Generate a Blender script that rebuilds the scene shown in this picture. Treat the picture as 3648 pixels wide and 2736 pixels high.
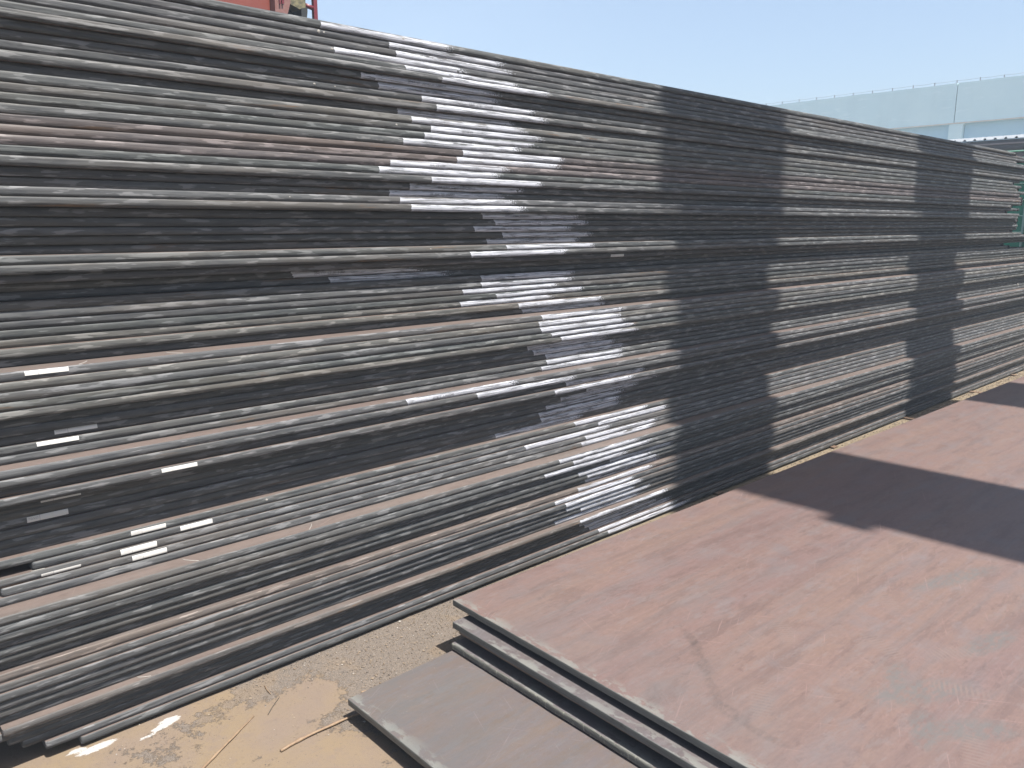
import bpy, bmesh, math, random
from mathutils import Vector, Matrix, noise
random.seed(7)
R = math.radians
sc = bpy.context.scene
C = sc.collection
for o in list(bpy.data.objects): bpy.data.objects.remove(o)

# ------------------------------------------------------------------ camera
cam_d = bpy.data.cameras.new('camera'); cam = bpy.data.objects.new('camera', cam_d); C.objects.link(cam)
cam_d.sensor_width = 36; cam_d.lens = 27.71; cam_d.clip_start = 0.05; cam_d.clip_end = 2000
ya = R(47.5); pit = math.atan2(570, 2808)
fh = Vector((math.cos(ya), math.sin(ya), 0)); Zu = Vector((0, 0, 1))
Fw = (math.cos(pit)*fh - math.sin(pit)*Zu); Rt = Vector((math.sin(ya), -math.cos(ya), 0)); Up = math.sin(pit)*fh + math.cos(pit)*Zu
m = Matrix((Rt, Up, -Fw)).transposed().to_4x4(); m.translation = Vector((0, -2.57, 1.6)); cam.matrix_world = m
sc.camera = cam

# ------------------------------------------------------------------ world, sun, exposure
ELEV = 65.0
w = bpy.data.worlds.new('World'); sc.world = w; w.use_nodes = True
nt = w.node_tree; bg = nt.nodes['Background']
sky = nt.nodes.new('ShaderNodeTexSky'); sky.sky_type = 'NISHITA'; sky.sun_disc = False
sky.sun_elevation = R(ELEV); sky.sun_rotation = R(180); sky.altitude = 0; sky.air_density = 1.0; sky.dust_density = 2.5; sky.ozone_density = 1.0
nt.links.new(sky.outputs[0], bg.inputs[0]); bg.inputs[1].default_value = 0.067
sd = bpy.data.lights.new('sun', 'SUN'); sun = bpy.data.objects.new('sun', sd); C.objects.link(sun)
sd.energy = 5.0; sd.angle = R(0.53); sd.color = (1.0, 0.94, 0.855)
ld = Vector((-0.05*math.cos(R(ELEV)), math.cos(R(ELEV)), -math.sin(R(ELEV))))
sun.rotation_euler = ld.to_track_quat('-Z', 'Y').to_euler(); sun.location = (2, -8, 20)
vs = sc.view_settings; vs.view_transform = 'Standard'; vs.look = 'None'; vs.gamma = 1; vs.use_curve_mapping = False; vs.exposure = 1.55
sc.render.engine = 'CYCLES'; sc.cycles.max_bounces = 6

# ------------------------------------------------------------------ node helpers
class NT:
    def __init__(s, name):
        s.m = bpy.data.materials.new(name); s.m.use_nodes = True; s.t = s.m.node_tree; s.n = s.t.nodes
        s.b = s.n['Principled BSDF']; s.out = s.n['Material Output']
        s.tc = s.n.new('ShaderNodeTexCoord'); s.oi = s.n.new('ShaderNodeObjectInfo')
    def link(s, a, b): s.t.links.new(a, b); return b
    def vec(s, scale, rand=True):
        mp = s.n.new('ShaderNodeMapping'); s.link(s.tc.outputs['Object'], mp.inputs[0]); mp.inputs['Scale'].default_value = scale
        if rand:
            ml = s.n.new('ShaderNodeVectorMath'); ml.operation = 'SCALE'; ml.inputs[0].default_value = (37.0, 53.0, 71.0)
            s.link(s.oi.outputs['Random'], ml.inputs['Scale']); s.link(ml.outputs[0], mp.inputs['Location'])
        return mp.outputs[0]
    def noise(s, scale, sc3=(1, 1, 1), detail=4, rough=.55, rand=True, dist=0):
        k = s.n.new('ShaderNodeTexNoise'); s.link(s.vec(sc3, rand), k.inputs['Vector']); k.inputs['Scale'].default_value = scale
        k.inputs['Detail'].default_value = detail; k.inputs['Roughness'].default_value = rough; k.inputs['Distortion'].default_value = dist
        return k.outputs['Fac']
    def ramp(s, f, a, b, lo=0., hi=1.):
        k = s.n.new('ShaderNodeMapRange'); s.link(f, k.inputs[0])
        for i, v in zip((1, 2, 3, 4), (a, b, lo, hi)): k.inputs[i].default_value = v
        k.clamp = True; return k.outputs[0]
    def math(s, op, a, b=None):
        k = s.n.new('ShaderNodeMath'); k.operation = op
        for i, v in enumerate((a, b)):
            if v is None: continue
            if isinstance(v, (int, float)): k.inputs[i].default_value = v
            else: s.link(v, k.inputs[i])
        return k.outputs[0]
    def mix(s, f, a, b, mode='MIX'):
        k = s.n.new('ShaderNodeMix'); k.data_type = 'RGBA'; k.blend_type = mode
        for i, v in ((0, f), (6, a), (7, b)):
            if isinstance(v, (int, float)): k.inputs[i].default_value = v
            elif isinstance(v, tuple): k.inputs[i].default_value = v + (1,) if len(v) == 3 else v
            else: s.link(v, k.inputs[i])
        return k.outputs[2]
    def sep(s, v=None):
        k = s.n.new('ShaderNodeSeparateXYZ'); s.link(v or s.tc.outputs['Object'], k.inputs[0]); return k.outputs
    def bump(s, f, st, d=.01, prev=None):
        k = s.n.new('ShaderNodeBump'); k.inputs['Strength'].default_value = st; k.inputs['Distance'].default_value = d
        s.link(f, k.inputs['Height'])
        if prev is not None: s.link(prev, k.inputs['Normal'])
        return k.outputs[0]
    def fin(s, col, rough=.6, nrm=None, metal=0., spec=.5):
        if isinstance(col, tuple): s.b.inputs['Base Color'].default_value = col + (1,)
        else: s.link(col, s.b.inputs['Base Color'])
        if isinstance(rough, (int, float)): s.b.inputs['Roughness'].default_value = rough
        else: s.link(rough, s.b.inputs['Roughness'])
        s.b.inputs['Metallic'].default_value = metal; s.b.inputs['Specular IOR Level'].default_value = spec
        if nrm is not None: s.link(nrm, s.b.inputs['Normal'])
        return s.m

def mill_edge():
    s = NT('rolled_steel_edge')
    grain = s.noise(1, (7, 260, 260), 5, .6)            # fine lengthwise grain
    grain2 = s.noise(1, (2.2, 90, 90), 4, .6)
    flake = s.noise(1, (11, 75, 75), 3, .5)             # chipped scale flakes
    dirt = s.noise(1, (1.1, 12, 12), 4, .6)
    rust = s.noise(1, (2.6, 40, 40), 5, .65)
    c = s.mix(s.ramp(grain, .32, .68), (0.02581, 0.02798, 0.03017), (0.07527, 0.07942, 0.08446))
    c = s.mix(s.ramp(grain2, .35, .62), c, (0.06309, 0.06657, 0.06982))
    c = s.mix(s.ramp(flake, .565, .60, 0, .72), c, (0.1326, 0.1377, 0.1449))
    c = s.mix(s.ramp(flake, .42, .39, 0, .45), c, (0.03011, 0.03404, 0.03962))
    c = s.mix(s.math('MULTIPLY', s.ramp(dirt, .5, .68), .45), c, (0.08244, 0.07413, 0.06636))
    c = s.mix(.85, c, s.oi.outputs['Color'], 'MULTIPLY')
    rm = s.math('MULTIPLY', s.ramp(rust, .62, .68), s.ramp(dirt, .56, .62))
    c = s.mix(s.math('MULTIPLY', rm, .8), c, (0.1004, 0.06052, 0.03448))
    n = s.bump(grain, .6, .0010); n = s.bump(flake, .5, .0012, n); n = s.bump(grain2, .5, .0014, n)
    return s.fin(c, s.ramp(grain, .3, .7, .42, .62), n, .0, .14)

def scale_top(name, base, alt, grey, dark, edge=True, foot=False):
    s = NT(name)
    big = s.noise(1, (.35, 2.6, 1), 5, .6, dist=.4)
    st = s.noise(1, (1.2, 13, 1), 5, .62, dist=.3)
    cl = s.noise(1, (3, 5, 1), 6, .65)
    fine = s.noise(1, (26, 60, 1), 4, .6)
    c = s.mix(s.ramp(big, .38, .62), base, alt)
    c = s.mix(s.ramp(st, .50, .64, 0, .6), c, grey)
    c = s.mix(s.ramp(s.noise(1, (.55, 12, 1), 7, .66, dist=.1), .50, .66, 0, .5), c, dark)
    c = s.mix(s.ramp(cl, .58, .68, 0, .55), c, (grey[0]*1.18, grey[1]*1.2, grey[2]*1.22))
    c = s.mix(s.ramp(s.noise(1, (7, 16, 1), 8, .75), .52, .62, 0, .30), c, dark)
    c = s.mix(s.ramp(s.noise(1, (38, 60, 1), 5, .7), .40, .62, 0, .30), c, dark)
    c = s.mix(s.ramp(s.noise(1, (5, 120, 1), 4, .6), .50, .60, 0, .22), c, (base[0]*1.22, base[1]*1.25, base[2]*1.27))
    c = s.mix(s.ramp(fine, .60, .66, 0, .3), c, (base[0]*1.3, base[1]*1.3, base[2]*1.3))
    c = s.mix(s.ramp(s.noise(1, (90, 90, 1), 2, .5), .72, .76, 0, .5), c, (0.132, 0.12, 0.108))
    L = lambda q, k: (q[0]*k, q[1]*k, q[2]*k)
    c = s.mix(s.ramp(s.noise(1, (2.4, 11, 1), 10, .74), .545, .565, 0, .34), c, L(dark, .86))       # crisp scale patches
    c = s.mix(s.ramp(s.noise(1, (5, 17, 1), 10, .76), .56, .58, 0, .30), c, L(grey, 1.28))
    c = s.mix(s.ramp(s.noise(1, (14, 30, 1), 8, .72), .60, .62, 0, .35), c, L(dark, .8))
    for rot, th in ((.45, .685), (2.2, .70), (1.2, .71)):                                             # scratches and drag marks
        mr = s.n.new('ShaderNodeMapping'); mr.vector_type = 'TEXTURE'; s.link(s.tc.outputs['Object'], mr.inputs[0]); mr.inputs['Rotation'].default_value = (0, 0, rot); mr.inputs['Scale'].default_value = (.28, .007, 1)
        kn = s.n.new('ShaderNodeTexNoise'); s.link(mr.outputs[0], kn.inputs[0]); kn.inputs['Scale'].default_value = 1; kn.inputs['Detail'].default_value = 2
        c = s.mix(s.ramp(kn.outputs['Fac'], th, th+.03, 0, .5), c, L(base, 1.55))
    if foot:                                            # shoe-sole and tyre smears in trodden patches
        for k, (ang, fr) in enumerate(((.5, 150), (1.9, 120), (2.7, 190))):
            mp = s.n.new('ShaderNodeMapping'); s.link(s.tc.outputs['Object'], mp.inputs[0]); mp.inputs['Rotation'].default_value = (0, 0, ang)
            wv = s.n.new('ShaderNodeTexWave'); s.link(mp.outputs[0], wv.inputs[0]); wv.inputs['Scale'].default_value = fr/6.283; wv.inputs['Distortion'].default_value = 3; wv.inputs['Detail'].default_value = 1.5; wv.inputs['Detail Scale'].default_value = 2.5
            ms = s.n.new('ShaderNodeTexNoise'); mp2 = s.n.new('ShaderNodeMapping'); s.link(s.tc.outputs['Object'], mp2.inputs[0]); mp2.inputs['Location'].default_value = (k*7.3, k*3.1, 0)
            s.link(mp2.outputs[0], ms.inputs[0]); ms.inputs['Scale'].default_value = 5.5; ms.inputs['Detail'].default_value = 3
            f = s.math('MULTIPLY', s.ramp(wv.outputs['Fac'], .55, .75), s.ramp(ms.outputs['Fac'], .58, .66))
            c = s.mix(s.math('MULTIPLY', f, .15), c, (base[0]*1.32, base[1]*1.36, base[2]*1.4))
            f2 = s.ramp(ms.outputs['Fac'], .60, .72, 0, .30)
            c = s.mix(f2, c, (grey[0]*.95, grey[1]*1.0, grey[2]*1.05))
    if foot:
        P = s.sep()
        def spot(x, y, ax, ay, rot):
            ca, sa = math.cos(rot), math.sin(rot); dx = s.math('SUBTRACT', P[0], x); dy = s.math('SUBTRACT', P[1], y)
            u = s.math('DIVIDE', s.math('ADD', s.math('MULTIPLY', dx, ca), s.math('MULTIPLY', dy, sa)), ax)
            w_ = s.math('DIVIDE', s.math('SUBTRACT', s.math('MULTIPLY', dy, ca), s.math('MULTIPLY', dx, sa)), ay)
            return s.ramp(s.math('ADD', s.math('MULTIPLY', u, u), s.math('MULTIPLY', w_, w_)), .25, 1.0, 1, 0)
        rag = s.noise(1, (28, 60, 1), 7, .7)
        for q in ((.42, 1.56, .10, .022, 1.05), (.33, 1.46, .10, .028, .95), (.24, 1.36, .09, .02, .9), (.17, 1.25, .09, .032, 1.35), (.15, 1.13, .08, .02, 1.6), (.07, 1.45, .09, .03, .6)):
            c = s.mix(s.math('MULTIPLY', spot(*q), s.ramp(rag, .36, .62, .0, .42)), c, (0.03, 0.027, 0.0252))
        for q in ((.68, .93, .22, .07, -.5), (.60, .76, .16, .06, -.7), (1.15, .89, .18, .05, -.2), (.72, 1.02, .10, .04, .2), (.5, .85, .12, .05, .4), (1.6, 1.15, .3, .05, -.3)):
            c = s.mix(s.math('MULTIPLY', spot(*q), s.ramp(rag, .40, .56, .05, .8)), c, (0.081, 0.078, 0.0768))
        for x_, y_, rot, fr in ((.50, .72, .35, 62), (.86, 1.12, 1.2, 70), (.70, 1.38, .7, 70), (.28, 1.22, .5, 60), (.78, .86, 2.0, 66), (.98, .95, 2.6, 60), (1.2, 1.25, .9, 70)):
            mp = s.n.new('ShaderNodeMapping'); s.link(s.tc.outputs['Object'], mp.inputs[0]); mp.inputs['Rotation'].default_value = (0, 0, -rot)
            wv = s.n.new('ShaderNodeTexWave'); s.link(mp.outputs[0], wv.inputs[0]); wv.inputs['Scale'].default_value = fr/3.; wv.inputs['Distortion'].default_value = 1.6; wv.inputs['Detail'].default_value = 2
            f = s.math('MULTIPLY', spot(x_, y_, .105, .042, rot), s.ramp(wv.outputs['Fac'], .45, .7, 0, .8))
            c = s.mix(s.math('MULTIPLY', f, s.ramp(rag, .35, .5, .3, 1)), c, (0.114, 0.087, 0.0792))
    if edge:
        xyz = s.sep()
        near = s.ramp(xyz[0], .012, .055, 1, 0)
        fl = s.ramp(s.noise(1, (22, 9, 1), 7, .7), .50, .53)
        c = s.mix(s.math('MULTIPLY', s.math('MULTIPLY', near, fl), .8), c, (.135, .141, .132))
        near2 = s.ramp(xyz[0], .12, .45, 1, 0)
        c = s.mix(s.math('MULTIPLY', near2, s.ramp(cl, .40, .62, .1, .5)), c, grey)
    n = s.bump(fine, .25, .0025); n = s.bump(st, .15, .004, n)
    return s.fin(c, s.ramp(big, .3, .7, .40, .55), n, .0, .28)

M_EDGE = mill_edge()
M_TOP = scale_top('oxide_top', (0.09778, 0.07606, 0.06966), (0.1076, 0.08693, 0.07895), (0.08474, 0.07969, 0.07585), (0.0717, 0.05795, 0.05262), edge=False)
M_A = scale_top('red_oxide_sheet', (0.1084, 0.07447, 0.07025), (0.1156, 0.07968, 0.06789), (0.08936, 0.07819, 0.07882), (0.07615, 0.05362, 0.05073), foot=True)
M_B = scale_top('brown_grey_sheet', (0.07417, 0.06265, 0.06206), (0.0774, 0.06265, 0.06488), (0.08707, 0.08309, 0.08957), (0.05159, 0.04475, 0.04584))
M_D = scale_top('grey_mauve_sheet', (0.08063, 0.06912, 0.07228), (0.0756, 0.07189, 0.07083), (0.06625, 0.06705, 0.07083), (0.0972, 0.07258, 0.05842))

def cut_edge():
    s = NT('sheared_steel_edge')
    g = s.noise(1, (60, 8, 120), 5, .6, rand=False); b = s.noise(1, (60, 40, 60), 4, .6)
    c = s.mix(s.ramp(g, .35, .65), (0.06124, 0.06484, 0.06219), (0.1081, 0.1138, 0.1094))
    c = s.mix(s.ramp(b, .6, .68, 0, .5), c, (0.04323, 0.03963, 0.03746))
    return s.fin(c, .5, s.bump(g, .4, .002), .1)
M_CUT = cut_edge()
def thick_edge():
    s = NT('scaly_steel_edge')
    g = s.noise(1, (80, 14, 160), 6, .65, rand=False); b = s.noise(1, (30, 60, 30), 5, .7)
    c = s.mix(s.ramp(g, .38, .62), (0.05403, 0.0562, 0.05094), (0.1045, 0.1052, 0.09363))
    c = s.mix(s.ramp(b, .58, .62, 0, .8), c, (0.1801, 0.1765, 0.1499))
    return s.fin(c, .6, s.bump(g, .7, .004), .0)
M_THICK = thick_edge()

def paint_mat():
    s = NT('white_marking_paint')
    uv = s.sep(s.tc.outputs['UV'])
    grain = s.noise(1, (5, 330, 330), 5, .65); gap = s.noise(1, (9, 100, 100), 4, .6); sp = s.noise(1, (190, 190, 190), 2, .5)
    cover = s.ramp(grain, .36, .56, .42, 1)
    cover = s.math('MULTIPLY', cover, s.ramp(gap, .36, .50, .45, 1))
    start = s.ramp(uv[0], .0, .09, 1, 0)                                  # first dab is thick
    cover = s.math('MAXIMUM', cover, start)
    low = s.ramp(uv[1], .0, .22, .4, 1)                                  # brush skims the lower curve
    cover = s.math('MULTIPLY', cover, s.math('MAXIMUM', low, s.math('MULTIPLY', start, .8)))
    tail = s.math('ADD', s.math('MULTIPLY', s.ramp(uv[0], .80, 1., 0, 1), 1.), 0.)
    thr = s.math('SUBTRACT', s.math('ADD', sp, 0.), s.ramp(uv[0], .84, 1., 0.25, .66))
    dots = s.ramp(thr, -.01, .02)
    a = s.math('MULTIPLY', s.math('MULTIPLY', cover, .88), dots)
    tr = s.n.new('ShaderNodeBsdfTransparent'); mx = s.n.new('ShaderNodeMixShader')
    s.link(a, mx.inputs[0]); s.link(tr.outputs[0], mx.inputs[1]); s.link(s.b.outputs[0], mx.inputs[2]); s.link(mx.outputs[0], s.out.inputs[0])
    c = s.mix(s.ramp(grain, .35, .62), (0.2203, 0.2316, 0.2604), (0.4792, 0.5042, 0.5652))
    return s.fin(c, .65, s.bump(grain, .4, .001))
M_PAINT = paint_mat()

def label_mat():
    s = NT('white_paper_label')
    uv = s.sep(s.tc.outputs['UV'])
    pr = s.n.new('ShaderNodeTexNoise'); mp = s.n.new('ShaderNodeMapping'); s.link(s.tc.outputs['UV'], mp.inputs[0]); mp.inputs['Scale'].default_value = (60, 5, 1)
    s.link(mp.outputs[0], pr.inputs[0]); pr.inputs['Scale'].default_value = 1.5
    left = s.math('MULTIPLY', s.ramp(uv[0], .03, .05), s.ramp(uv[0], .27, .29, 1, 0))
    mid = s.math('MULTIPLY', s.ramp(uv[1], .35, .45), s.ramp(uv[1], .75, .85, 1, 0))
    f = s.math('MULTIPLY', s.math('MULTIPLY', s.ramp(pr.outputs['Fac'], .48, .54, 0, .55), left), mid)
    bar = s.math('MULTIPLY', s.ramp(uv[0], .295, .30), s.ramp(uv[0], .31, .315, .7, 0))
    c = s.mix(f, (0.4, 0.4, 0.392), (0.08, 0.08, 0.088)); c = s.mix(bar, c, (0.16, 0.16, 0.16))
    return s.fin(c, .5)
M_LABEL = label_mat()

def flat(name, col, rough=.6, metal=0, nsc=None, col2=None, stretch=(1, 1, 1), bs=.3, bd=.003):
    s = NT(name)
    if nsc is None: return s.fin(col, rough, None, metal)
    n = s.noise(nsc, stretch, 5, .6)
    return s.fin(s.mix(s.ramp(n, .35, .65), col, col2), rough, s.bump(n, bs, bd), metal)
M_INK = flat('marker_ink', (.03, .03, .035))
M_CHALK = flat('chalk', (0.2304, 0.224, 0.2112), .9)
M_WOOD = flat('batten_wood', (0.0768, 0.0448, 0.0288), .8, 0, 14, (0.1152, 0.0768, 0.048), (1, 12, 12))
M_STRAW = flat('dry_stem', (0.128, 0.0832, 0.0512), .7, 0, 60, (0.1728, 0.1216, 0.0768))
M_TWIG = flat('dark_twig', (0.032, 0.0288, 0.0256), .8, 0, 60, (0.064, 0.0512, 0.0384))

def ground_mat():
    s = NT('yard_ground')
    at = s.n.new('ShaderNodeAttribute'); at.attribute_name = 'grit'; ac = s.sep(at.outputs['Vector'])
    g, pnt, sand = ac[0], ac[1], ac[2]
    a = s.noise(3.2, detail=6, rough=.6, rand=False); b = s.noise(22, detail=6, rough=.7, rand=False); fn = s.noise(320, detail=3, rough=.6, rand=False)
    md = s.noise(95, detail=4, rough=.6, rand=False)
    tan = s.mix(s.ramp(a, .40, .60), (0.1319, 0.102, 0.07968), (0.144, 0.1088, 0.07118))
    tan = s.mix(s.ramp(b, .52, .68, 0, .55), tan, (0.1155, 0.08981, 0.07582))
    tan = s.mix(s.ramp(fn, .3, .7, .35, 0), tan, (0.07257, 0.05853, 0.04866)); tan = s.mix(s.ramp(md, .60, .66, 0, .5), tan, (0.07919, 0.06121, 0.0503))
    gri = s.mix(s.ramp(fn, .35, .65), (0.06531, 0.05547, 0.04862), (0.1484, 0.1245, 0.1042))
    gri = s.mix(s.ramp(md, .55, .62, 0, .7), gri, (0.08912, 0.07647, 0.06945))
    gri = s.mix(s.ramp(a, .55, .62, 0, .35), gri, (0.1484, 0.1087, 0.06945))
    sd_ = s.mix(s.ramp(b, .35, .65), (0.1502, 0.1214, 0.08331), (0.1189, 0.09482, 0.06507))
    gri = s.mix(sand, gri, sd_)
    gm = s.ramp(s.math('ADD', g, s.math('MULTIPLY', s.math('SUBTRACT', s.noise(26, detail=9, rough=.78, rand=False), .5), 1.5)), .47, .53)
    c = s.mix(gm, tan, gri)
    pm = s.ramp(s.math('ADD', pnt, s.math('MULTIPLY', s.math('SUBTRACT', s.noise(60, (1, 3, 1), 6, .75, rand=False), .5), 1.5)), .45, .6)
    c = s.mix(pm, c, (0.2628, 0.2591, 0.2538))
    n = s.bump(s.math('MULTIPLY', fn, gm), .8, .004); n = s.bump(md, .35, .003, n); n = s.bump(gm, -.4, .003, n)
    return s.fin(c, .85, n, 0, .3)
M_GROUND = ground_mat()

# ------------------------------------------------------------------ object helpers
def tag(o, label=None, cat=None, group=None, kind=None):
    if label: o['label'] = label
    if cat: o['category'] = cat
    if group: o['group'] = group
    if kind: o['kind'] = kind
    return o
def link(name, me, mats, parent=None):
    o = bpy.data.objects.new(name, me); C.objects.link(o)
    for mm in (mats if isinstance(mats, (list, tuple)) else [mats]): me.materials.append(mm)
    if parent is not None: o.parent = parent
    return o
def pyd(name, v, f, mats, parent=None, smooth=False, mi=None, loc=None):
    me = bpy.data.meshes.new(name); me.from_pydata(v, [], f); me.update()
    if mi: me.polygons.foreach_set('material_index', mi)
    if smooth: me.polygons.foreach_set('use_smooth', [True]*len(me.polygons))
    o = link(name, me, mats, parent)
    if loc: o.location = loc
    return o
def empty(name, loc):
    o = bpy.data.objects.new(name, None); C.objects.link(o); o.location = loc; o.empty_display_size = .1; return o
def box(name, lo, hi, mat, parent=None, bev=.0, seg=2):
    bm = bmesh.new(); c = [(a+b)/2 for a, b in zip(lo, hi)]; base = Vector(parent.location) if parent else Vector((0, 0, 0))
    bmesh.ops.create_cube(bm, size=1); bmesh.ops.scale(bm, vec=[b-a for a, b in zip(lo, hi)], verts=bm.verts)
    if bev: bmesh.ops.bevel(bm, geom=bm.edges[:], offset=bev, segments=seg, affect='EDGES', profile=.5)
    me = bpy.data.meshes.new(name); bm.to_mesh(me); bm.free()
    o = link(name, me, mat, parent); o.location = Vector(c) - base; return o
def cyl(name, a, b, r, mat, parent=None, n=16, r2=None, capb=True):
    a, b = Vector(a), Vector(b); base = Vector(parent.location) if parent else Vector((0, 0, 0)); d = b-a
    bm = bmesh.new(); bmesh.ops.create_cone(bm, cap_ends=True, segments=n, radius1=r, radius2=r if r2 is None else r2, depth=d.length)
    for fc in bm.faces: fc.smooth = len(fc.verts) == 4
    me = bpy.data.meshes.new(name); bm.to_mesh(me); bm.free()
    o = link(name, me, mat, parent); o.location = (a+b)/2 - base; o.rotation_mode = 'QUATERNION'; o.rotation_quaternion = d.to_track_quat('Z', 'Y'); return o
def tube(name, pts, rads, mat, parent=None, n=7, loc=None):
    v, f = [], []
    for i, p in enumerate(pts):
        p = Vector(p); t = (Vector(pts[min(i+1, len(pts)-1)])-Vector(pts[max(i-1, 0)])).normalized()
        s1 = t.cross(Vector((.1, .2, 1))).normalized(); s2 = t.cross(s1)
        for k in range(n):
            a = 2*math.pi*k/n; v.append(p+(s1*math.cos(a)+s2*math.sin(a))*rads[i])
    for i in range(len(pts)-1):
        for k in range(n): f.append((i*n+k, i*n+(k+1) % n, (i+1)*n+(k+1) % n, (i+1)*n+k))
    f.append(tuple(range(n-1, -1, -1))); f.append(tuple(range((len(pts)-1)*n, len(pts)*n)))
    return pyd(name, v, f, mat, parent, True, loc=loc)

# ------------------------------------------------------------------ ground
def lin(a, b, n): return [a+(b-a)*i/n for i in range(n+1)]
def make_ground():
    xs = [-400, -150, -60, -20, -6, -2, -.6] + lin(0., 2.6, 200) + lin(2.62, 10.6, 330) + [12, 16, 24, 40, 80, 160, 400, 700]
    ys = [-400, -150, -60, -20, -8, -4, -2.4, -1.8] + lin(-1.3, .0, 105) + [.3, 1.2, 3, 8, 20, 60, 150, 400]
    def field(x, y):
        n = noise.noise(Vector((x*2.2+3.1, y*3.6, 1.3)))*.9 + noise.noise(Vector((x*7.+1, y*7., 4.3)))*.45 + noise.noise(Vector((x*20., y*20., 9.)))*.22
        t = (x-1.05)*.85 + (y+.28)*.75
        g = .50 + n*.75 + t*.8
        if x > 1.35: g += .6
        if y > -.12 and x < .95: g -= .25
        return max(0, min(1, g))
    spl = [(.738, -.098, .035, .02), (.700, -.118, .03, .012), (.655, -.135, .025, .008), (.52, -.085, .06, .018), (.47, -.058, .03, .010), (.60, -.02, .03, .012)]
    v, gr = [], []
    for y in ys:
        for x in xs:
            z = 0.; g = pn = sd_ = 0.
            if 0 <= x <= 10.6 and -1.3 <= y <= 0:
                g = field(x, y)
                for (px, py, ax, ay) in spl:
                    pn = max(pn, 1.05-((x-px)/ax)**2*.55-((y-py)/ay)**2*.55)
                sd_ = max(0, min(1, (x-2.0)*.6))
                fade = min(1, (y+1.3)/.1, (-y)/.06 if y > -.06 else 1, x/.1, (10.6-x)/.1)
                tn = noise.noise(Vector((x*9, y*9, 2)))*.0015
                gt = noise.noise(Vector((x*45, y*45, 5)))*.0022 - .002
                hump = sd_*(.004 + .009*max(0, noise.noise(Vector((x*5, y*8, 7)))) + noise.noise(Vector((x*26, y*30, 8)))*.005)
                z = ((1-g)*tn + g*gt + (hump if y < -.1 else hump*.3))*max(0, fade)
            elif x > 10.6 or x < 0 or y < -1.3 or y > 0:
                g = .5+.5*noise.noise(Vector((x*.6, y*.6, 1))); sd_ = .4
            v.append((x, y, z)); gr.append((g, max(0, min(1, pn)), sd_))
    nx = len(xs); f = [(j*nx+i, j*nx+i+1, (j+1)*nx+i+1, (j+1)*nx+i) for j in range(len(ys)-1) for i in range(nx-1)]
    o = pyd('ground', v, f, M_GROUND, None, True); at = o.data.attributes.new('grit', 'FLOAT_VECTOR', 'POINT')
    at.data.foreach_set('vector', [c for t in gr for c in t]); tag(o, kind='structure')
    return field
field = make_ground()

def make_gravel():
    v, f, mi = [], [], []
    oct_ = [(1, 0, 0), (-1, 0, 0), (0, 1, 0), (0, -1, 0), (0, 0, 1), (0, 0, -1)]
    of = [(0, 2, 4), (2, 1, 4), (1, 3, 4), (3, 0, 4), (2, 0, 5), (1, 2, 5), (3, 1, 5), (0, 3, 5)]
    def peb(x, y, s, z=0.):
        a = random.random()*6.28; ca, sa = math.cos(a), math.sin(a); k = len(v); e = random.uniform(.5, 1.)
        for p in oct_:
            q = [c*s*random.uniform(.6, 1.3) for c in p]; q[1] *= e
            v.append((x+q[0]*ca-q[1]*sa, y+q[0]*sa+q[1]*ca, z+q[2]*.55+s*.15))
        c = random.choices((0, 1, 2, 3), (5, 3, 2, .35))[0]
        for t in of: f.append(tuple(k+i for i in t)); mi.append(c)
    n = 0
    while n < 15000:
        x = random.uniform(.4, 2.7); y = random.uniform(-1.0, -.05)
        if random.random() < field(x, y)**2*.95+.02:
            peb(x, y, random.choices((random.uniform(.001, .0024), random.uniform(.0024, .0042), random.uniform(.004, .007)), (60, 22, 2.2))[0]); n += 1
    for _ in range(7000):
        x = 1.9+8.2*random.random()**1.1; y = random.uniform(-.46, -.07)
        peb(x, y, random.uniform(.0015, .0045)*(1+x*.12), .004)
    o = pyd('gravel', v, f, [flat('grit_tan', (0.1462, 0.1156, 0.085), .9), flat('grit_grey', (0.0816, 0.06936, 0.05984), .9), flat('grit_brown', (0.1122, 0.08296, 0.0578), .9), flat('grit_white', (0.2584, 0.2448, 0.2244), .8)], None, False, mi)
    tag(o, kind='stuff'); tag(o, 'loose tan and grey grit scattered beside the steel stack', 'gravel')
make_gravel()

# ------------------------------------------------------------------ tall stack of plates
ZT = [2.2804, 2.2539, 2.228, 2.2025, 2.1774, 2.1542, 2.1301, 2.1057, 2.0793, 2.0529, 2.0261, 1.9995, 1.9724, 1.9454, 1.9184, 1.8911, 1.8638, 1.8369, 1.8096, 1.7829, 1.7556, 1.7284, 1.7011, 1.6739, 1.6467, 1.6197, 1.5931, 1.5667, 1.5401, 1.5136, 1.4875, 1.4618, 1.4361, 1.4103, 1.3838, 1.3567, 1.3303, 1.3047, 1.2783, 1.2519, 1.2247, 1.1974, 1.1697, 1.1418, 1.1145, 1.0884, 1.062, 1.0346, 1.0071, 0.9796, 0.9528, 0.9262, 0.8988, 0.8719, 0.8448, 0.8183, 0.7897, 0.7612, 0.7326, 0.704, 0.6753, 0.647, 0.6202, 0.5932, 0.5662, 0.5393, 0.5124, 0.4859, 0.4593, 0.4331, 0.4072, 0.3815, 0.3565, 0.3302, 0.3033, 0.277, 0.2507, 0.2227, 0.1947, 0.1674, 0.1429, 0.1167, 0.0905, 0.0644, 0.0388, 0.013]
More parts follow.
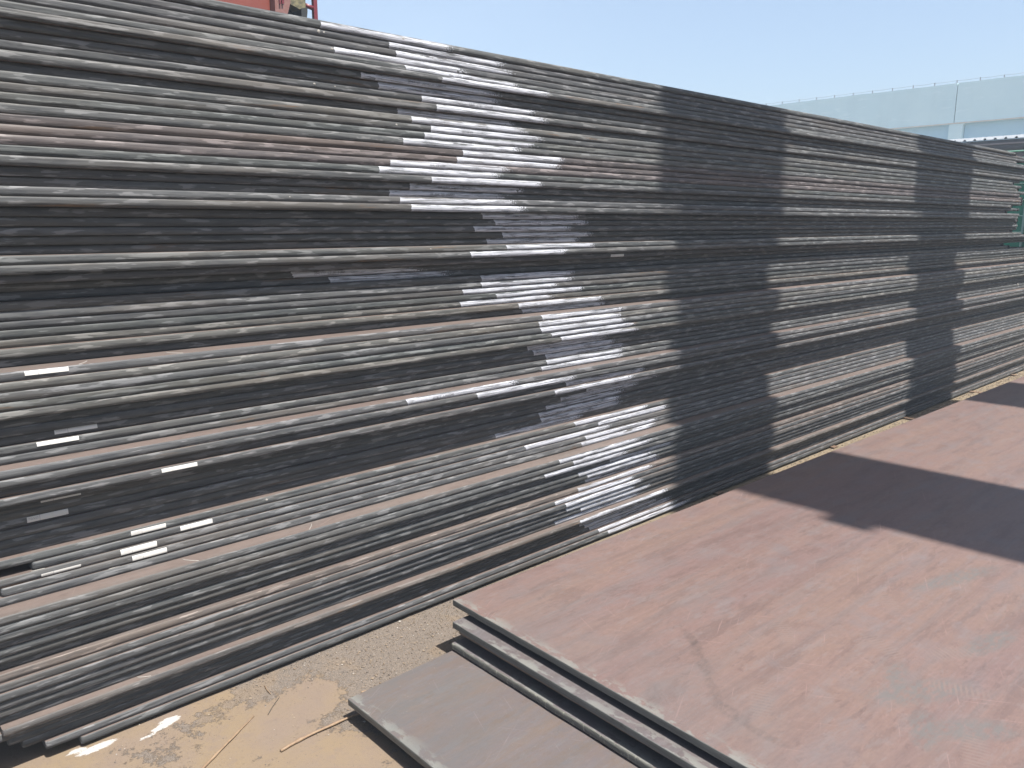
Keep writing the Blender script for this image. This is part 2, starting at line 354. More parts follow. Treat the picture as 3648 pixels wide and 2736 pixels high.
YO = [-0.0071, -0.0037, -0.0033, -0.0079, -0.0173, -0.0455, -0.0297, -0.0194, -0.0188, -0.0207, -0.0013, -0.0225, -0.0209, -0.0195, -0.0193, -0.0179, -0.0164, -0.0178, -0.0176, -0.0202, 0.0012, 0.01, -0.031, -0.0329, -0.0076, 0.0018, 0.0094, 0.0217, 0.0338, -0.0167, -0.0172, 0.0088, 0.0524, 0.0569, 0.0363, 0.0351, 0.0383, 0.0413, 0.0443, 0.0257, 0.0446, -0.0442, -0.0484, -0.0488, -0.0452, -0.042, -0.0115, -0.0098, 0.0004, -0.0061, -0.0039, -0.0617, -0.0637, -0.0473, -0.0616, -0.0216, -0.0021, 0.0076, 0.0014, 0.0093, 0.019, -0.0052, -0.0079, -0.0121, -0.0147, -0.0173, -0.0859, -0.0846, -0.0812, -0.0646, -0.064, -0.0582, -0.0416, -0.0641, -0.0716, -0.0775, -0.0689, -0.0611, -0.0501, -0.081, -0.0552, -0.0459, -0.0419, -0.0547, -0.0596]
BAND = {1:(1.46,2.06),2:(1.74,2.32),3:(1.77,2.37),4:(1.51,2.11),5:(1.80,2.39),6:(1.95,2.55),7:(1.60,2.28),8:(1.68,2.29),9:(1.87,2.49),10:(1.94,2.56),11:(1.77,2.38),12:(1.82,2.44),13:(1.91,2.53),14:(1.88,2.49),15:(1.78,2.40),16:(2.07,2.67),17:(2.04,2.65),18:(1.72,2.34),19:(1.67,2.29),20:(1.91,2.54),21:(1.82,2.43),22:(1.73,2.34),23:(1.75,2.36),24:(1.80,2.42),25:(2.17,2.79),26:(2.25,2.86),27:(2.14,2.75),28:(2.31,2.91),29:(2.23,2.84),30:(2.30,2.90),31:(2.10,2.71),33:(1.33,1.93),34:(1.48,2.08),35:(2.20,2.80),36:(2.20,2.79),37:(2.10,2.70),38:(2.29,2.88),39:(2.09,2.68),40:(2.41,3.01),41:(2.45,3.04),42:(2.49,3.08),43:(2.47,3.07),44:(2.48,3.09),45:(2.55,3.17),46:(2.62,3.22),47:(2.43,3.02),48:(2.47,3.07),49:(2.56,3.15),50:(2.56,3.15),51:(2.53,3.14),52:(1.73,2.35),53:(2.09,2.72),54:(2.65,3.27),55:(2.56,3.16),56:(2.82,3.42),57:(2.66,3.27),58:(2.57,3.16),59:(2.52,3.13),60:(2.54,3.15),61:(2.26,2.86),62:(2.76,3.36),63:(2.93,3.53),64:(2.42,3.04),65:(2.83,3.43),66:(2.80,3.41),67:(2.57,3.20),68:(2.67,3.30),69:(2.48,3.10),70:(2.96,3.52),71:(2.73,3.33),72:(2.80,3.40),73:(2.80,3.43),74:(2.73,3.35),75:(2.56,3.18),76:(2.63,3.25),77:(2.64,3.19),78:(2.75,3.33),79:(2.58,3.26),80:(2.73,3.47),81:(2.75,3.35),82:(2.80,3.42),83:(2.84,3.55),84:(2.90,3.59),85:(2.97,3.70)}
REND = {1:9.01,4:9.08,11:9.25,12:9.02,13:9.27,14:9.2,16:9.24,17:9.38,18:9.33,20:9.05,21:9.3,22:8.96,23:9.26,24:9.22,34:9.19,35:9.31,59:9.4}
LEND = {63:.424,65:.338,80:.287,84:.392,85:.485,83:.335,82:.30}
NP = len(YO)
BUL = .0042
TONE = {}
for i in (16, 17, 18): TONE[i] = (1.12, .95, .92)
for i in (39, 40, 43, 46): TONE[i] = (1.14, 1.09, 1.0)
for i in (14, 19, 38, 45): TONE[i] = (.97, 1.01, .98)
for i in (74,): TONE[i] = (1.45, 1.2, 1.05)
for i in (80,): TONE[i] = (1.15, 1.05, .98)
PROF = [(1, 0), (.86, .42), (.66, .70), (.40, .88), (.12, .96), (-.12, 1.), (-.38, .97), (-.58, .68), (-.78, .35), (-1, 0)]   # height, bulge
def bulge_at(t):
    for (t1, b1), (t0, b0) in zip(PROF, PROF[1:]):
        if t0 <= t <= t1: return b0+(b1-b0)*(t-t0)/(t1-t0)
    return 0
ANG = PROF
def wav(i, x, amp=1.):
    return amp*(.0016*noise.noise(Vector((x*1.1, i*3.7, 0))) + .0007*noise.noise(Vector((x*6, i*5.1, 2))) + .0003*noise.noise(Vector((x*25, i*7.7, 4))))
YAW = {}
def yfront(i, x):
    # small skew, pivoting near x = 1.3 where the profile was measured
    return YO[i-1] + YAW[i]*(x-1.3) + wav(i, x)
ordw = ['zeroth','first','second','third','fourth','fifth','sixth','seventh','eighth','ninth','tenth','eleventh','twelfth','thirteenth','fourteenth','fifteenth','sixteenth','seventeenth','eighteenth','nineteenth']
tens = {2:'twenty',3:'thirty',4:'forty',5:'fifty'}
def ordinal(n):
    if n < 20: return ordw[n]
    a, b = divmod(n, 10)
    return {2:'twentieth',3:'thirtieth',4:'fortieth',5:'fiftieth'}[a] if b == 0 else tens[a]+'-'+ordw[b]
SH = {7,8,11,21,22,25,26,27,28,29,32,33,34,35,41,47,48,49,54,56,57,58,59,60,61,70,73,77,78,79,81,82,83}
TOPV = {42:'pink top showing', 52:'pink strip showing', 67:'wide pink strip', 80:'standing proud', 74:'brownish edge'}
def shell(name, i, x0, x1, a0, a1, off, mat, parent, n=14, slant=.006, rag=0.):
    """thin coat wrapped on the front edge of plate i between two angles of its rounded profile"""
    zc = (ZT[i-1]+ZT[i])/2; hb = (ZT[i-1]-ZT[i]-.0006)/2; na = 8; t0_ = math.sin(R(a0)); t1_ = math.sin(R(a1)); v, f, uv = [], [], []
    for j in range(n+1):
        u = j/n
        for k in range(na+1):
            t = k/na; tt = t0_+(t1_-t0_)*t
            x = x0+(x1-x0)*u + slant*t*(1 if j == 0 else .0) + (rag*noise.noise(Vector((k*1.7, i*3.3, 1))) if j == 0 else 0)
            y = yfront(i, x) - BUL*bulge_at(tt) - off - .0009*(1-abs(tt)); z = zc+hb*tt
            v.append((x, y, z)); uv.append((u, 1-t))
    for j in range(n):
        for k in range(na): q = j*(na+1)+k; f.append((q, q+1, q+na+2, q+na+1))
    base = Vector(parent.location); v = [tuple(Vector(p)-base) for p in v]
    o = pyd(name, v, f, mat, parent, True); ul = o.data.uv_layers.new(name='UVMap')
    for lp in o.data.loops: ul.data[lp.index].uv = uv[lp.vertex_index]
    return o
plates = {}
for i in range(1, NP+1):
    YAW[i] = random.uniform(-.0006, .0006)
for i in range(1, NP+1):
    x0 = LEND.get(i, random.uniform(-.02, .22)); x1 = REND.get(i, random.uniform(9.3, 9.45) if i < 31 else random.uniform(9.9, 10.3))
    if i >= 50: x1 = random.uniform(10.3, 10.7)
    zt, zb = ZT[i-1], ZT[i]+.0006; zc = (zt+zb)/2; hb = (zt-zb)/2
    org = Vector((x0, YO[i-1], zb))
    xs = []; x = x0; 
    xs = [x0, x0+.002, x0+.006, x0+.012] 
    st = .04
    while xs[-1] < x1-.08: xs.append(xs[-1]+st); st = min(.16, st*1.03) if xs[-1] > 2.5 else .04
    xs += [x1-.012, x1-.004, x1]
    v, f, mi = [], [], []
    na = len(ANG); DEP = 2.0
    for j, x in enumerate(xs):
        e = min(x-x0, x1-x)
        inset = 0 if e >= .012 else (.012-math.sqrt(max(0, .012**2-(.012-e)**2)))*.7   # rounded corner in plan
        yf = yfront(i, x)
        for ka, (ta, ba) in enumerate(PROF):
            w1 = noise.noise(Vector((x*3.2, i*4.1, ka*.35)))*.0011 + noise.noise(Vector((x*13, i*4.1, ka*.5)))*.0006 if 0 < ka < len(PROF)-1 else 0
            v.append(Vector((x, yf+inset-BUL*ba+w1, zc+hb*(ta+(.10*noise.noise(Vector((x*4.5, i*2.3, 7))) if 3 < ka < 8 else 0))))-org)
        v.append(Vector((x, DEP, zb))-org); v.append(Vector((x, DEP, zt))-org)
    K = na+2
    for j in range(len(xs)-1):
        for k in range(K):
            a, b = j*K+k, j*K+(k+1) % K
            f.append((a, b, b+K, a+K)); mi.append(0 if k < na-1 or k == K-2 else 1)
    f.append(tuple(reversed(range(K)))); mi.append(0); f.append(tuple(range((len(xs)-1)*K, len(xs)*K))); mi.append(0)
    f[-2] = tuple(range(K-1, -1, -1))
    o = pyd('steel_plate', [tuple(p) for p in v], f, [M_EDGE, M_TOP], None, False, mi); o.location = org
    for p in o.data.polygons:
        p.use_smooth = p.material_index == 0 and abs(p.normal.x) < .5
    bm = bmesh.new(); bm.from_mesh(o.data); bmesh.ops.recalc_face_normals(bm, faces=bm.faces); bm.to_mesh(o.data); bm.free()
    t = TONE.get(i); b = random.uniform(.84, 1.12)
    if t is None: t = (random.uniform(.99, 1.025), random.uniform(.995, 1.012), random.uniform(.975, 1.015))
    o.color = (t[0]*b, t[1]*b, t[2]*b, 1)
    pos = ('topmost plate of the tall stack' if i == 1 else 'bottom plate of the tall stack' if i == NP else (ordinal(i)+' from the top of the tall stack') if i <= 43 else (ordinal(NP+1-i)+' from the bottom of the tall stack'))
    look = 'reddish brown' if i in (16, 17, 18) else 'shaded dark' if i in SH else 'sunlit grey'
    look = look.replace('shaded dark', 'shaded').replace('sunlit ', '') if i in TOPV else look
    lab = look+' steel plate, '+pos + ((', '+TOPV[i]) if i in TOPV else '')
    tag(o, lab, 'steel plate', 'long steel plates piled in the tall stack')
    plates[i] = o
    if i in BAND:
        a, b2 = BAND[i]; a0, a1 = (80, -80)
        pb = shell('paint_band', i, a, b2, a0, a1, .00035, M_PAINT, o, 30, .012 if i > 24 else .0, .006)
    if i == 7: shell('paint_band', i, 1.66, 2.2, 80, -80, .0006, M_PAINT, o, 30, .0, .006)
for i in (44, 50): pass

# handwriting on the painted bands
def writing(i, x, txt, size=.0145, zoff=0., sx=1.0):
    cu = bpy.data.curves.new('w', 'FONT'); cu.body = txt; cu.size = size; cu.align_y = 'CENTER'; cu.shear = .25; cu.space_character = 1.12
    to = bpy.data.objects.new('w', cu); C.objects.link(to); bpy.context.view_layer.update()
    me = bpy.data.meshes.new_from_object(to.evaluated_get(bpy.context.evaluated_depsgraph_get())); bpy.data.objects.remove(to)
    o = link('marking_text', me, M_INK, plates[i]); zc = (ZT[i-1]+ZT[i])/2
    o.location = Vector((x, yfront(i, x)-BUL-.0022, zc+zoff)) - Vector(plates[i].location)
    o.rotation_euler = (R(90), 0, YAW[i]); o.scale = (sx, 1, 1)
    return o
for i, x, t in ((73, 2.93, 'S304 C1Z0-5  15X2200X1200C   B3559A'), (7, 1.80, 'S04LR165-  304163-23  1200X10'), (5, 2.0, '304L  CZ10  2200X12'), (8, 1.80, '150AUX1200  - 3SR  2200X10'),
                (9, 2.10, 'S304L  CTZ1  15X2200'), (21, 1.95, '304L53.80R 3C0477  2.00X2200X12'), (22, 1.92, '3R  304L 2SR  S0.00X2'), (25, 2.3, '304LX1 SC047  300X2200'), (26, 2.4, '304LXTAUE SC377 304  2200X12'),
                (27, 2.24, '304LXT  SC083 304R  2000X22'), (33, 1.42, '304LYT7  CZ SR  2-200'), (52, 1.86, 'S02BCZ  2.00X2200'), (35, 2.36, 'CT304L'), (13, 2.06, '304 SR CT'), (18, 1.9, '304L CZ 2200')):
    writing(i, x, t, .0115 if i != 73 else .013)

# paper labels
LAB = [(42, .459, .570, 62, -2), (49, .524, .640, 60, -5), (50, .474, .585, 66, 2), (55, .795, .907, 52, -8), (56, .463, .570, 12, -10), (58, .428, .537, 48, -28), (62, .702, .810, 40, -30), (63, .854, .961, 60, -14), (64, .665, .775, 62, -25), (65, .696, .803, 50, -28), (64, .443, .550, 4, -42), (32, 3.02, 3.12, 20, -40)]
for i, a, b, a0, a1 in LAB:
    shell('paper_label', i, a, b, a0, a1, .0014, M_LABEL, plates[i], 4, .0)
# chalk arcs on the exposed tops
def chalk(i, pts):
    z = ZT[i-1]+.0006; b = Vector(plates[i].location)
    tube('chalk_mark', [Vector((x, y, z))-b for x, y in pts], [.0012]*len(pts), M_CHALK, plates[i], 4)
for i, cx, s in ((42, .60, 1), (42, .90, -1), (67, 1.28, 1), (67, .88, -1), (66, .66, -1), (64, .42, 1), (80, .7, -1)):
    y0 = YO[i-1]+.002; y1 = YO[i-2]-.004 if i > 1 else y0+.03
    y1 = min(y1, y0+.055); 
    chalk(i, [(cx+s*(.035*math.sin(t*1.5)), y0+(y1-y0)*t+.001) for t in [k/6 for k in range(7)]])

# white splashes at the far end and a few clods stuck on the edges
def clod(i, x, s, mat):
    bm = bmesh.new(); bmesh.ops.create_icosphere(bm, subdivisions=1, radius=s)
    for q in bm.verts: q.co *= random.uniform(.6, 1.2); q.co.x *= 1.5; q.co.y *= .5
    me = bpy.data.meshes.new('c'); bm.to_mesh(me); bm.free()
    o = link('mortar_blob', me, mat, plates[i]); o.location = Vector((x, yfront(i, x)-BUL*.9, (ZT[i-1]*.6+ZT[i]*.4))) - Vector(plates[i].location)
for i, x, s in ((2, 1.455, .006), (2, 1.475, .004), (1, 1.80, .006), (50, 9.6, .02), (58, 10.0, .018), (4, 1.50, .004), (45, 2.2, .003), (13, 1.75, .004), (9, 1.42, .004), (9, 1.5, .003), (30, 1.9, .003), (62, 1.16, .004), (23, 1.3, .003)):
    clod(i, x, s, M_CHALK)

# wooden battens carrying the stack
for k, (x, yo) in enumerate(((1.05, -.03), (2.5, -.035), (3.985, -.085), (5.47, -.085), (6.77, -.16), (8.33, -.19), (9.6, -.1))):
    b = box('wooden_batten', (x-.03, yo, .0005), (x+.03, 1.9, .0128), M_WOOD, None, .001, 1)
    tag(b, 'brown timber batten under the tall stack, '+ (ordinal(k+1) if k else 'nearest')+' from its left end', 'timber batten', 'battens under the tall stack')

# ------------------------------------------------------------------ low pile of sheets
def sheet(name, x0, y0, x1, y1, zb, zt, mtop, medge, bev, label, thick=False, rot=0.):
    bm = bmesh.new(); bmesh.ops.create_cube(bm, size=1)
    bmesh.ops.scale(bm, vec=(x1-x0, y1-y0, zt-zb), verts=bm.verts); bmesh.ops.translate(bm, vec=((x1-x0)/2, (y1-y0)/2, (zt-zb)/2), verts=bm.verts)
    ed = [e for e in bm.edges if abs(e.verts[0].co.x-e.verts[1].co.x) > .1]
    for c in range(26): pass
    bmesh.ops.subdivide_edges(bm, edges=[e for e in bm.edges if abs(e.verts[0].co.y-e.verts[1].co.y) > .1], cuts=60, use_grid_fill=True)
    bmesh.ops.recalc_face_normals(bm, faces=bm.faces)
    sharp = [e for e in bm.edges if len(e.link_faces) == 2 and e.link_faces[0].normal.dot(e.link_faces[1].normal) < .5]
    bmesh.ops.bevel(bm, geom=sharp, offset=bev, segments=3, affect='EDGES', profile=.5)
    for q in bm.verts:
        if q.co.x < .02:
            q.co.x += .0012*noise.noise(Vector((q.co.y*9, zb*50, 3)))+.0006*noise.noise(Vector((q.co.y*60, q.co.z*120, 5)))
            if thick: q.co.x += .002*noise.noise(Vector((q.co.y*18, q.co.z*160, 8)))
    for fc in bm.faces:
        fc.material_index = 0 if abs(fc.normal.z) > .9 else 1
        fc.smooth = fc.material_index == 1
    me = bpy.data.meshes.new(name); bm.to_mesh(me); bm.free()
    o = link(name, me, [mtop, medge]); o.location = (x0+math.sin(rot)*(y1-y0), y1-math.cos(rot)*(y1-y0), zb); o.rotation_euler.z = rot; tag(o, label, 'steel sheet', 'steel sheets in the low pile')
    return o
YE = -2.75
sheet('steel_sheet', 1.672, YE, 9.9, -.418, .205, .230, M_A, M_CUT, .003, 'large reddish pink steel sheet on top of the low pile', rot=-.0128)
sheet('steel_sheet', 1.622, YE, 9.9, -.478, .157, .182, M_B, M_CUT, .003, 'brownish grey steel sheet directly below the reddish top sheet', rot=-.008)
sheet('steel_sheet', 1.640, YE, 9.8, -.494, .134, .1565, M_B, flat('rusty_edge', (.12, .09, .07), .8, 0, 30, (.2, .14, .1)), .002, 'dark-edged set-back steel sheet tucked under the brownish grey one')
sheet('steel_sheet', 1.606, YE, 9.8, -.488, .083, .110, M_B, M_THICK, .007, 'thick steel sheet with scaly rounded pale edge, second from the ground', True)
sheet('steel_sheet', 1.171, YE, 9.6, -.497, .056, .080, M_D, M_CUT, .003, 'greyish mauve steel sheet at the bottom, sticking out furthest left', rot=.010)
for k, x in enumerate((2.0, 3.9, 5.8, 7.7)):
    for zb, zt, nm in ((.0005, .0555, 'under the bottom sheet'), (.1105, .1335, 'between the thick sheet and the set-back sheet'), (.1825, .2045, 'just below the reddish top sheet')):
        b = box('wooden_block', (x, -2.6, zb), (x+.06, -.56, zt), M_WOOD, None, .001, 1)
        tag(b, ['leftmost', 'second from left', 'third from left', 'rightmost'][k]+' timber spacer '+nm, 'timber spacer', 'timber spacers in the low pile')

# ------------------------------------------------------------------ litter on the ground
def stem(name, pts, r0, r1, mat, label):
    P = []; n = 14
    for k in range(n+1):
        t = k/n*(len(pts)-1); a = int(min(t, len(pts)-2)); q = Vector(pts[a]).lerp(Vector(pts[a+1]), t-a)
        q += Vector((noise.noise(Vector((k*.8, 1, 2))), noise.noise(Vector((k*.8, 5, 2))), 0))*.0012; P.append(q)
    o0 = P[0].copy(); rr = [(r0+(r1-r0)*k/n)*(1.35 if k in (4, 9) else 1) for k in range(n+1)]
    o = tube(name, [p-o0 for p in P], rr, mat, None, 7, loc=o0); return tag(o, label, 'stick')
stem('dry_stem', [(.70, -.425, .004), (.83, -.345, .006), (.951, -.267, .003)], .0045, .0022, M_STRAW, 'long dry plant stem lying on the bare ground, reaching the bottom frame edge')
stem('dry_stem', [(.933, -.494, .005), (.99, -.487, .006), (1.06, -.487, .007), (1.171, -.490, .006), (1.26, -.50, .005)], .0052, .0032, M_STRAW, 'dry stem running under the corner of the lowest sheet')
stem('twig', [(.988, -.292, .003), (1.02, -.262, .006), (1.061, -.226, .003)], .0011, .0008, M_TWIG, 'thin dark wire-like twig between the two dry stems')
stem('twig', [(1.056, -.124, .002), (1.05, -.155, .003), (1.049, -.186, .002)], .0012, .0016, M_STRAW, 'short brown twig near the foot of the tall stack')
stem('wood_chip', [(1.285, -.392, .004), (1.305, -.405, .006), (1.325, -.42, .004)], .004, .003, M_STRAW, 'small split wood chip beside the lowest sheet')

# haze volume added to tint the more distant shadows blue
hz = bpy.data.materials.new('blue_veil_haze'); hz.use_nodes = True; hn = hz.node_tree; hn.nodes.remove(hn.nodes['Principled BSDF'])
pv = hn.nodes.new('ShaderNodeVolumePrincipled'); pv.inputs['Color'].default_value = (.70, .84, 1, 1); pv.inputs['Density'].default_value = .0042; pv.inputs['Anisotropy'].default_value = .0
hn.links.new(pv.outputs[0], hn.nodes['Material Output'].inputs['Volume'])
hb_ = box('haze', (-12, -12, -1.2), (56, 72, 23.5), hz); tag(hb_, kind='stuff')

# ------------------------------------------------------------------ tall painted columns of the yard frame (their shade falls on the plates)
M_CONC = flat('pale_blue_paint', (0.4, 0.48, 0.48), .7, 0, 2.0, (0.448, 0.528, 0.52), bs=.15)
def column(x, lab):
    e = empty('concrete_column', (x, -4.9, 0)); tag(e, lab, 'column', 'tall columns behind the viewpoint')
    box('shaft', (x-.535, -4.95, 0), (x+.535, -4.65, 12.2), M_CONC, e, .02)
    box('upper_shaft', (x-.535-.17, -4.75, 12.3), (x+.535-.19, -4.65, 22), M_CONC, e, .02)
    box('corbel', (x-.535-.17, -4.95, 12.2), (x+.535, -4.65, 12.3), M_CONC, e, .02)
    return e
c1 = column(4.29, 'tall pale blue column behind the viewpoint, the nearer one to the left')
column(7.54, 'tall pale blue column behind the viewpoint, the farther one to the right')
box('bracket', (3.755-.10, -4.95, 8.30), (3.7545, -4.85, 8.62), M_CONC, c1, .01)

# ------------------------------------------------------------------ long painted building on the right
def scl(k, p): return (p[0]*k, -2.57+(p[1]+2.57)*k, 1.6+(p[2]-1.6)*k)
KB = 40/26.; XB = 40.
def Yb(y): return -2.57+(y+2.57)*KB
def Zb(z): return 1.6+(z-1.6)*KB
def plaster(name, a, b, c3):
    s = NT(name); n = s.noise(.5, (1, 1, 1.6), 7, .65); n2 = s.noise(1, (.6, .6, .12), 5, .6); n3 = s.noise(2.2, (1, .5, 2.5), 4, .6)
    c = s.mix(s.ramp(n, .4, .62), a, b); c = s.mix(s.ramp(n3, .60, .64, 0, .5), c, c3); c = s.mix(s.ramp(n2, .52, .70, 0, .3), c, (a[0]*.78, a[1]*.8, a[2]*.8))
    return s.fin(c, .75, s.bump(n, .25, .03), 0, .3)
M_FAS = plaster('weathered_pale_green_plaster', (0.5786, 0.7797, 0.8136), (0.6136, 0.8101, 0.8345), (0.6836, 0.8607, 0.8867))
M_PAN = plaster('sky_blue_wall_paint', (0.3773, 0.5989, 0.7233), (0.4043, 0.6279, 0.7434), (0.3773, 0.5989, 0.7233))
bl = empty('long_building', (XB, Yb(6), 0)); tag(bl, 'long pale blue-green building with deep plain fascia beyond the stack', 'building')
zt_, zm = Zb(5.63), Zb(4.49)
def fascia(y0, y1):
    n = 46; v, f = [], []; d = .45
    for j in range(n+1):
        y = y0+(y1-y0)*j/n; top = zt_ + .035*noise.noise(Vector((y*1.3, 0, 5))) + .02*noise.noise(Vector((y*5, 0, 9)))
        v += [(XB, y, zm), (XB, y, top), (XB+d, y, top), (XB+d, y, zm)]
    for j in range(n):
        for k in range(4): a = j*4+k; b = j*4+(k+1) % 4; f.append((a, b, b+4, a+4))
    f += [(3, 2, 1, 0), (n*4, n*4+1, n*4+2, n*4+3)]
    base = Vector(bl.location); return pyd('fascia_panel', [tuple(Vector(p)-base) for p in v], f, M_FAS, bl)
jy = Yb(6.54)
fascia(jy+.018, Yb(40)); fascia(Yb(-14), jy-.018)
box('joint_filler', (XB+.06, jy-.017, zm+.05), (XB+.3, jy+.017, zt_-.03), flat('dark_joint', (.10, .12, .13)), bl)
for yc in (6.48, 6.48+9.4, 6.48-9.4):
    a, b = Yb(yc-.187), Yb(yc+.187); z1 = zm-.002
    n = 8; prof = [(b, 0), (b, z1-.001)]
    rr = .13
    pr = [(a-rr, z1)] + [(a-rr+rr*math.sin(R(t)), z1-rr+rr*math.cos(R(t))) for t in (20, 45, 70, 90)]   # curved haunch on the right side
    poly = [(b, 0), (b, z1)] + pr + [(a, 0)]
    v = [(XB+.003, y, z) for y, z in poly] + [(XB+.42, y, z) for y, z in poly]; K = len(poly)
    f = [tuple(range(K)), tuple(range(2*K-1, K-1, -1))] + [(k, k+K, (k+1) % K+K, (k+1) % K) for k in range(K)]
    base = Vector(bl.location); pyd('column', [tuple(Vector(p)-base) for p in v], f, M_FAS, bl)
for a, b in ((6.48+.2, 6.48+9.2), (6.48-9.2, 6.48-.2), (6.48+9.6, 30), (-14, 6.48-9.6)):
    box('wall_panel', (XB+.22, Yb(a), 0), (XB+.40, Yb(b), zm-.003), M_PAN, bl)
box('soffit_lip', (XB-.03, Yb(-14), zm-.005), (XB+.0, Yb(40), zm+.045), flat('cream_trim', (.62, .62, .56), .7, 0, 3, (.56, .50, .42)), bl)
M_WIRE = flat('rusty_wire', (.10, .085, .08), .6)
ys_ = [12.72+.615*3, 12.72+.615*2, 12.72+.615] + [12.72-.6142*k for k in range(17)]
for y in ys_:
    yy = Yb(y); box('wire_post', (XB+.02, yy-.014, zt_-.05), (XB+.05, yy+.014, zt_+.12+random.uniform(0, .02)), M_WIRE, bl)
tube('guard_wire', [Vector((XB+.04, Yb(14.6-.6142*.5*k), zt_+.115-(.02 if k % 2 else 0)))-Vector(bl.location) for k in range(44)], [.006]*44, M_WIRE, bl, 4)

# ------------------------------------------------------------------ low shed in front of it
XS = 20.; KS = 20/12.
def Ys(y): return -2.57+(y+2.57)*KS
def Zs(z): return 1.6+(z-1.6)*KS
sh = empty('open_shed', (XS+2, 2, 0)); tag(sh, 'dark open shed with corrugated metal roof, in front of the pale building', 'shed')
def corrug():
    v, f = [], []; z0 = Zs(2.695); pitch = .205; y = -5.; prof = []
    while y < Ys(2.6):
        prof += [(y, 0), (y+.115, 0), (y+.135, .035), (y+.165, .035), (y+.185, 0)]; y += pitch
    for x, dz in ((XS, 0), (XS+5, .5)):
        for yy, z in prof: v.append((x, yy, z0+z+dz))
        for yy, z in prof: v.append((x, yy, z0+z+dz-.012))
    n = len(prof)
    for k in range(n-1):
        f.append((k, k+1, 2*n+k+1, 2*n+k)); f.append((n+k, 3*n+k, 3*n+k+1, n+k+1)); f.append((k, n+k, n+k+1, k+1)); f.append((2*n+k, 2*n+k+1, 3*n+k+1, 3*n+k))
    f.append((0, 2*n, 3*n, n)); f.append((n-1, 2*n-1, 4*n-1, 3*n-1))
    base = Vector(sh.location); return pyd('corrugated_roof', [tuple(Vector(p)-base) for p in v], f, flat('galvanised_sheet', (0.3825, 0.3995, 0.408), .4, .6, 6, (0.306, 0.323, 0.3315)), sh)
corrug()
M_DK = flat('dark_steel_paint', (0.02975, 0.0357, 0.04675), .6); M_PUR = flat('primer_grey_steel', (0.17, 0.153, 0.1615), .6)
zb_ = Zs(2.695)
box('fascia_beam', (XS+.06, -5, zb_-.20), (XS+.16, Ys(2.55), zb_-.014), M_DK, sh)
box('purlin', (XS+.0, -5, zb_-.115), (XS+.06, Ys(2.4), zb_-.085), M_PUR, sh)
cyl('tie_pipe', (XS+.5, -5, zb_-.33), (XS+.5, Ys(2.4), zb_-.33), .055, M_PUR, sh)
box('back_wall', (XS+4.8, -5, 0), (XS+4.9, Ys(2.55), zb_+.2), flat('shed_wall', (0.051, 0.0595, 0.06375)), sh)
for yy in (-4.5, -1.2, 2.1, 5.0): box('post', (XS+.35, yy-.07, 0), (XS+.5, yy+.07, zb_-.014), M_DK, sh)
box('rafter_beam', (XS+.2, -5, zb_-.62), (XS+.3, Ys(2.5), zb_-.45), M_DK, sh)

# green mesh cage beside the far plate ends
M_GRN = flat('green_paint', (0.01275, 0.17, 0.102), .5, 0, 9, (0.017, 0.2295, 0.136)); M_GRL = flat('pale_green_bar', (0.255, 0.425, 0.357), .5)
gc = empty('green_cage', (11.6, .4, 0)); tag(gc, 'green mesh cage with pale bars just behind the right ends of the stacked plates', 'cage')
box('panel', (11.62, -1.2, .3), (11.65, 1.6, 2.38), M_GRN, gc)
for k in range(9):
    y = -1.2+.35*k; box('upright_bar', (11.58, y-.012, 0), (11.605, y+.012, 2.384), M_GRL, gc)
for k in range(12):
    z = .3+.2*k; cyl('mesh_wire', (11.612, -1.2, z), (11.612, 1.6, z), .006, M_GRL, gc, 6)
box('top_rail', (11.56, -1.25, 2.385), (11.67, 1.65, 2.42), flat('bright_green_rail', (0.068, 0.4675, 0.255), .4), gc)
for y in (.42, -.1): box('dark_post', (11.50, y-.05, 0), (11.56, y+.05, 2.38), flat('near_black_paint', (0.017, 0.0255, 0.0255)), gc)  # two near-black posts against the cage

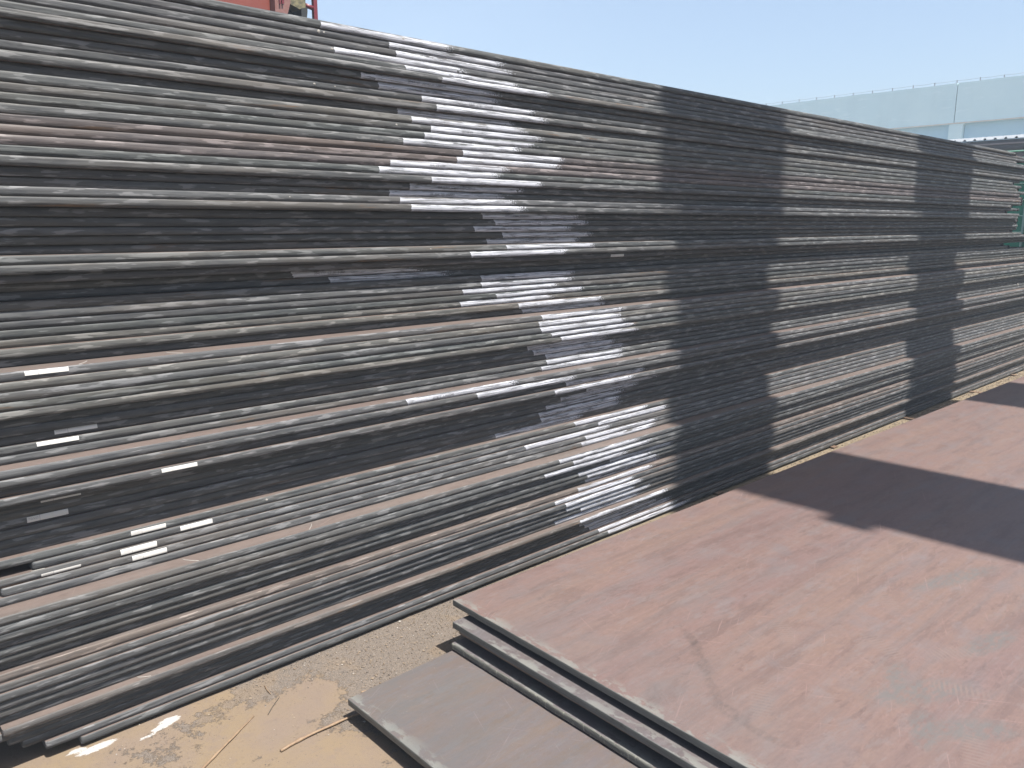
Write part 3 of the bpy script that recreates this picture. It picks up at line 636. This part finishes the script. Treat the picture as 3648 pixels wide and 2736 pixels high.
# ------------------------------------------------------------------ red crane beyond the stack, top left
M_RED = flat('crane_red_paint', (0.1499, 0.03338, 0.01964), .45, 0, 3, (0.1285, 0.02749, 0.01964)); M_PINK = flat('faded_red_paint', (0.1499, 0.07461, 0.06676), .6, 0, 20, (0.1285, 0.05105, 0.0432)); M_DRED = flat('deep_red_paint', (0.1071, 0.009818, 0.01767), .4)
M_GREASE = flat('greasy_grey_metal', (0.02142, 0.02356, 0.02749), .45, .4, 12, (0.03927, 0.03927, 0.03534)); M_OLV = flat('dusty_yellow_housing', (0.0357, 0.03338, 0.01964), .6, 0, 25, (0.1499, 0.1335, 0.06676))
cr = empty('red_crane', (3.0, 5.2, 0)); tag(cr, 'red crane showing above the left part of the stack top', 'crane')
def prism(name, poly, y0, y1, mat):
    K = len(poly); v = [(x, y0, z) for x, z in poly]+[(x, y1, z) for x, z in poly]; base = Vector(cr.location)
    f = [tuple(range(K)), tuple(range(2*K-1, K-1, -1))]+[(k, (k+1) % K, (k+1) % K+K, k+K) for k in range(K)]
    o = pyd(name, [tuple(Vector(p)-base) for p in v], f, mat, cr)
    bm = bmesh.new(); bm.from_mesh(o.data); bmesh.ops.recalc_face_normals(bm, faces=bm.faces); bm.to_mesh(o.data); bm.free(); return o
box('boom_box', (.4, 5.02, 3.42), (3.80, 5.8, 4.9), M_RED, cr, .015)
prism('end_bracket', [(3.802, 3.50), (3.90, 3.50), (3.965, 3.70), (3.965, 4.3), (3.93, 4.9), (3.802, 4.9)], 4.93, 5.5, M_PINK)
for a, b in (((3.842, 3.725), (3.848, 3.80)), ((3.842, 3.665), (3.848, 3.70)), ((3.868, 3.67), (3.876, 3.745))):
    box('welded_rib', (a[0], 4.91, a[1]), (b[0]+.008, 4.929, b[1]), M_DRED, cr)
cyl('bolt_head', (3.885, 4.925, 3.73), (3.885, 4.905, 3.73), .014, M_DRED, cr, 6)
cyl('drum', (4.02, 5.25, 3.42), (4.02, 5.25, 3.70), .125, M_GREASE, cr, 20)
prism('gearbox', [(3.972, 3.715), (4.10, 3.675), (4.165, 3.675), (4.165, 4.7), (3.972, 4.7)], 5.0, 5.45, M_OLV)
prism('guard_plate', [(4.105, 3.40), (4.13, 3.40), (4.172, 3.66), (4.172, 3.70), (4.105, 3.68)], 4.98, 5.4, M_GREASE)
box('ladder_post', (4.255, 5.0, .0), (4.298, 5.05, 5.2), M_DRED, cr, .006)
box('ladder_post', (4.185, 5.3, .0), (4.205, 5.33, 5.2), M_GREASE, cr, .004)
for z in (3.72, 4.05, 4.38, 3.39, 3.06): cyl('ladder_rung', (4.17, 5.02, z+.008), (4.26, 5.02, z-.008), .022, M_DRED, cr, 10)
box('boom_leg', (1.0, 5.1, 0), (1.5, 5.7, 3.419), M_RED, cr, .01); box('boom_leg', (3.2, 5.1, 0), (3.7, 5.7, 3.419), M_RED, cr, .01)
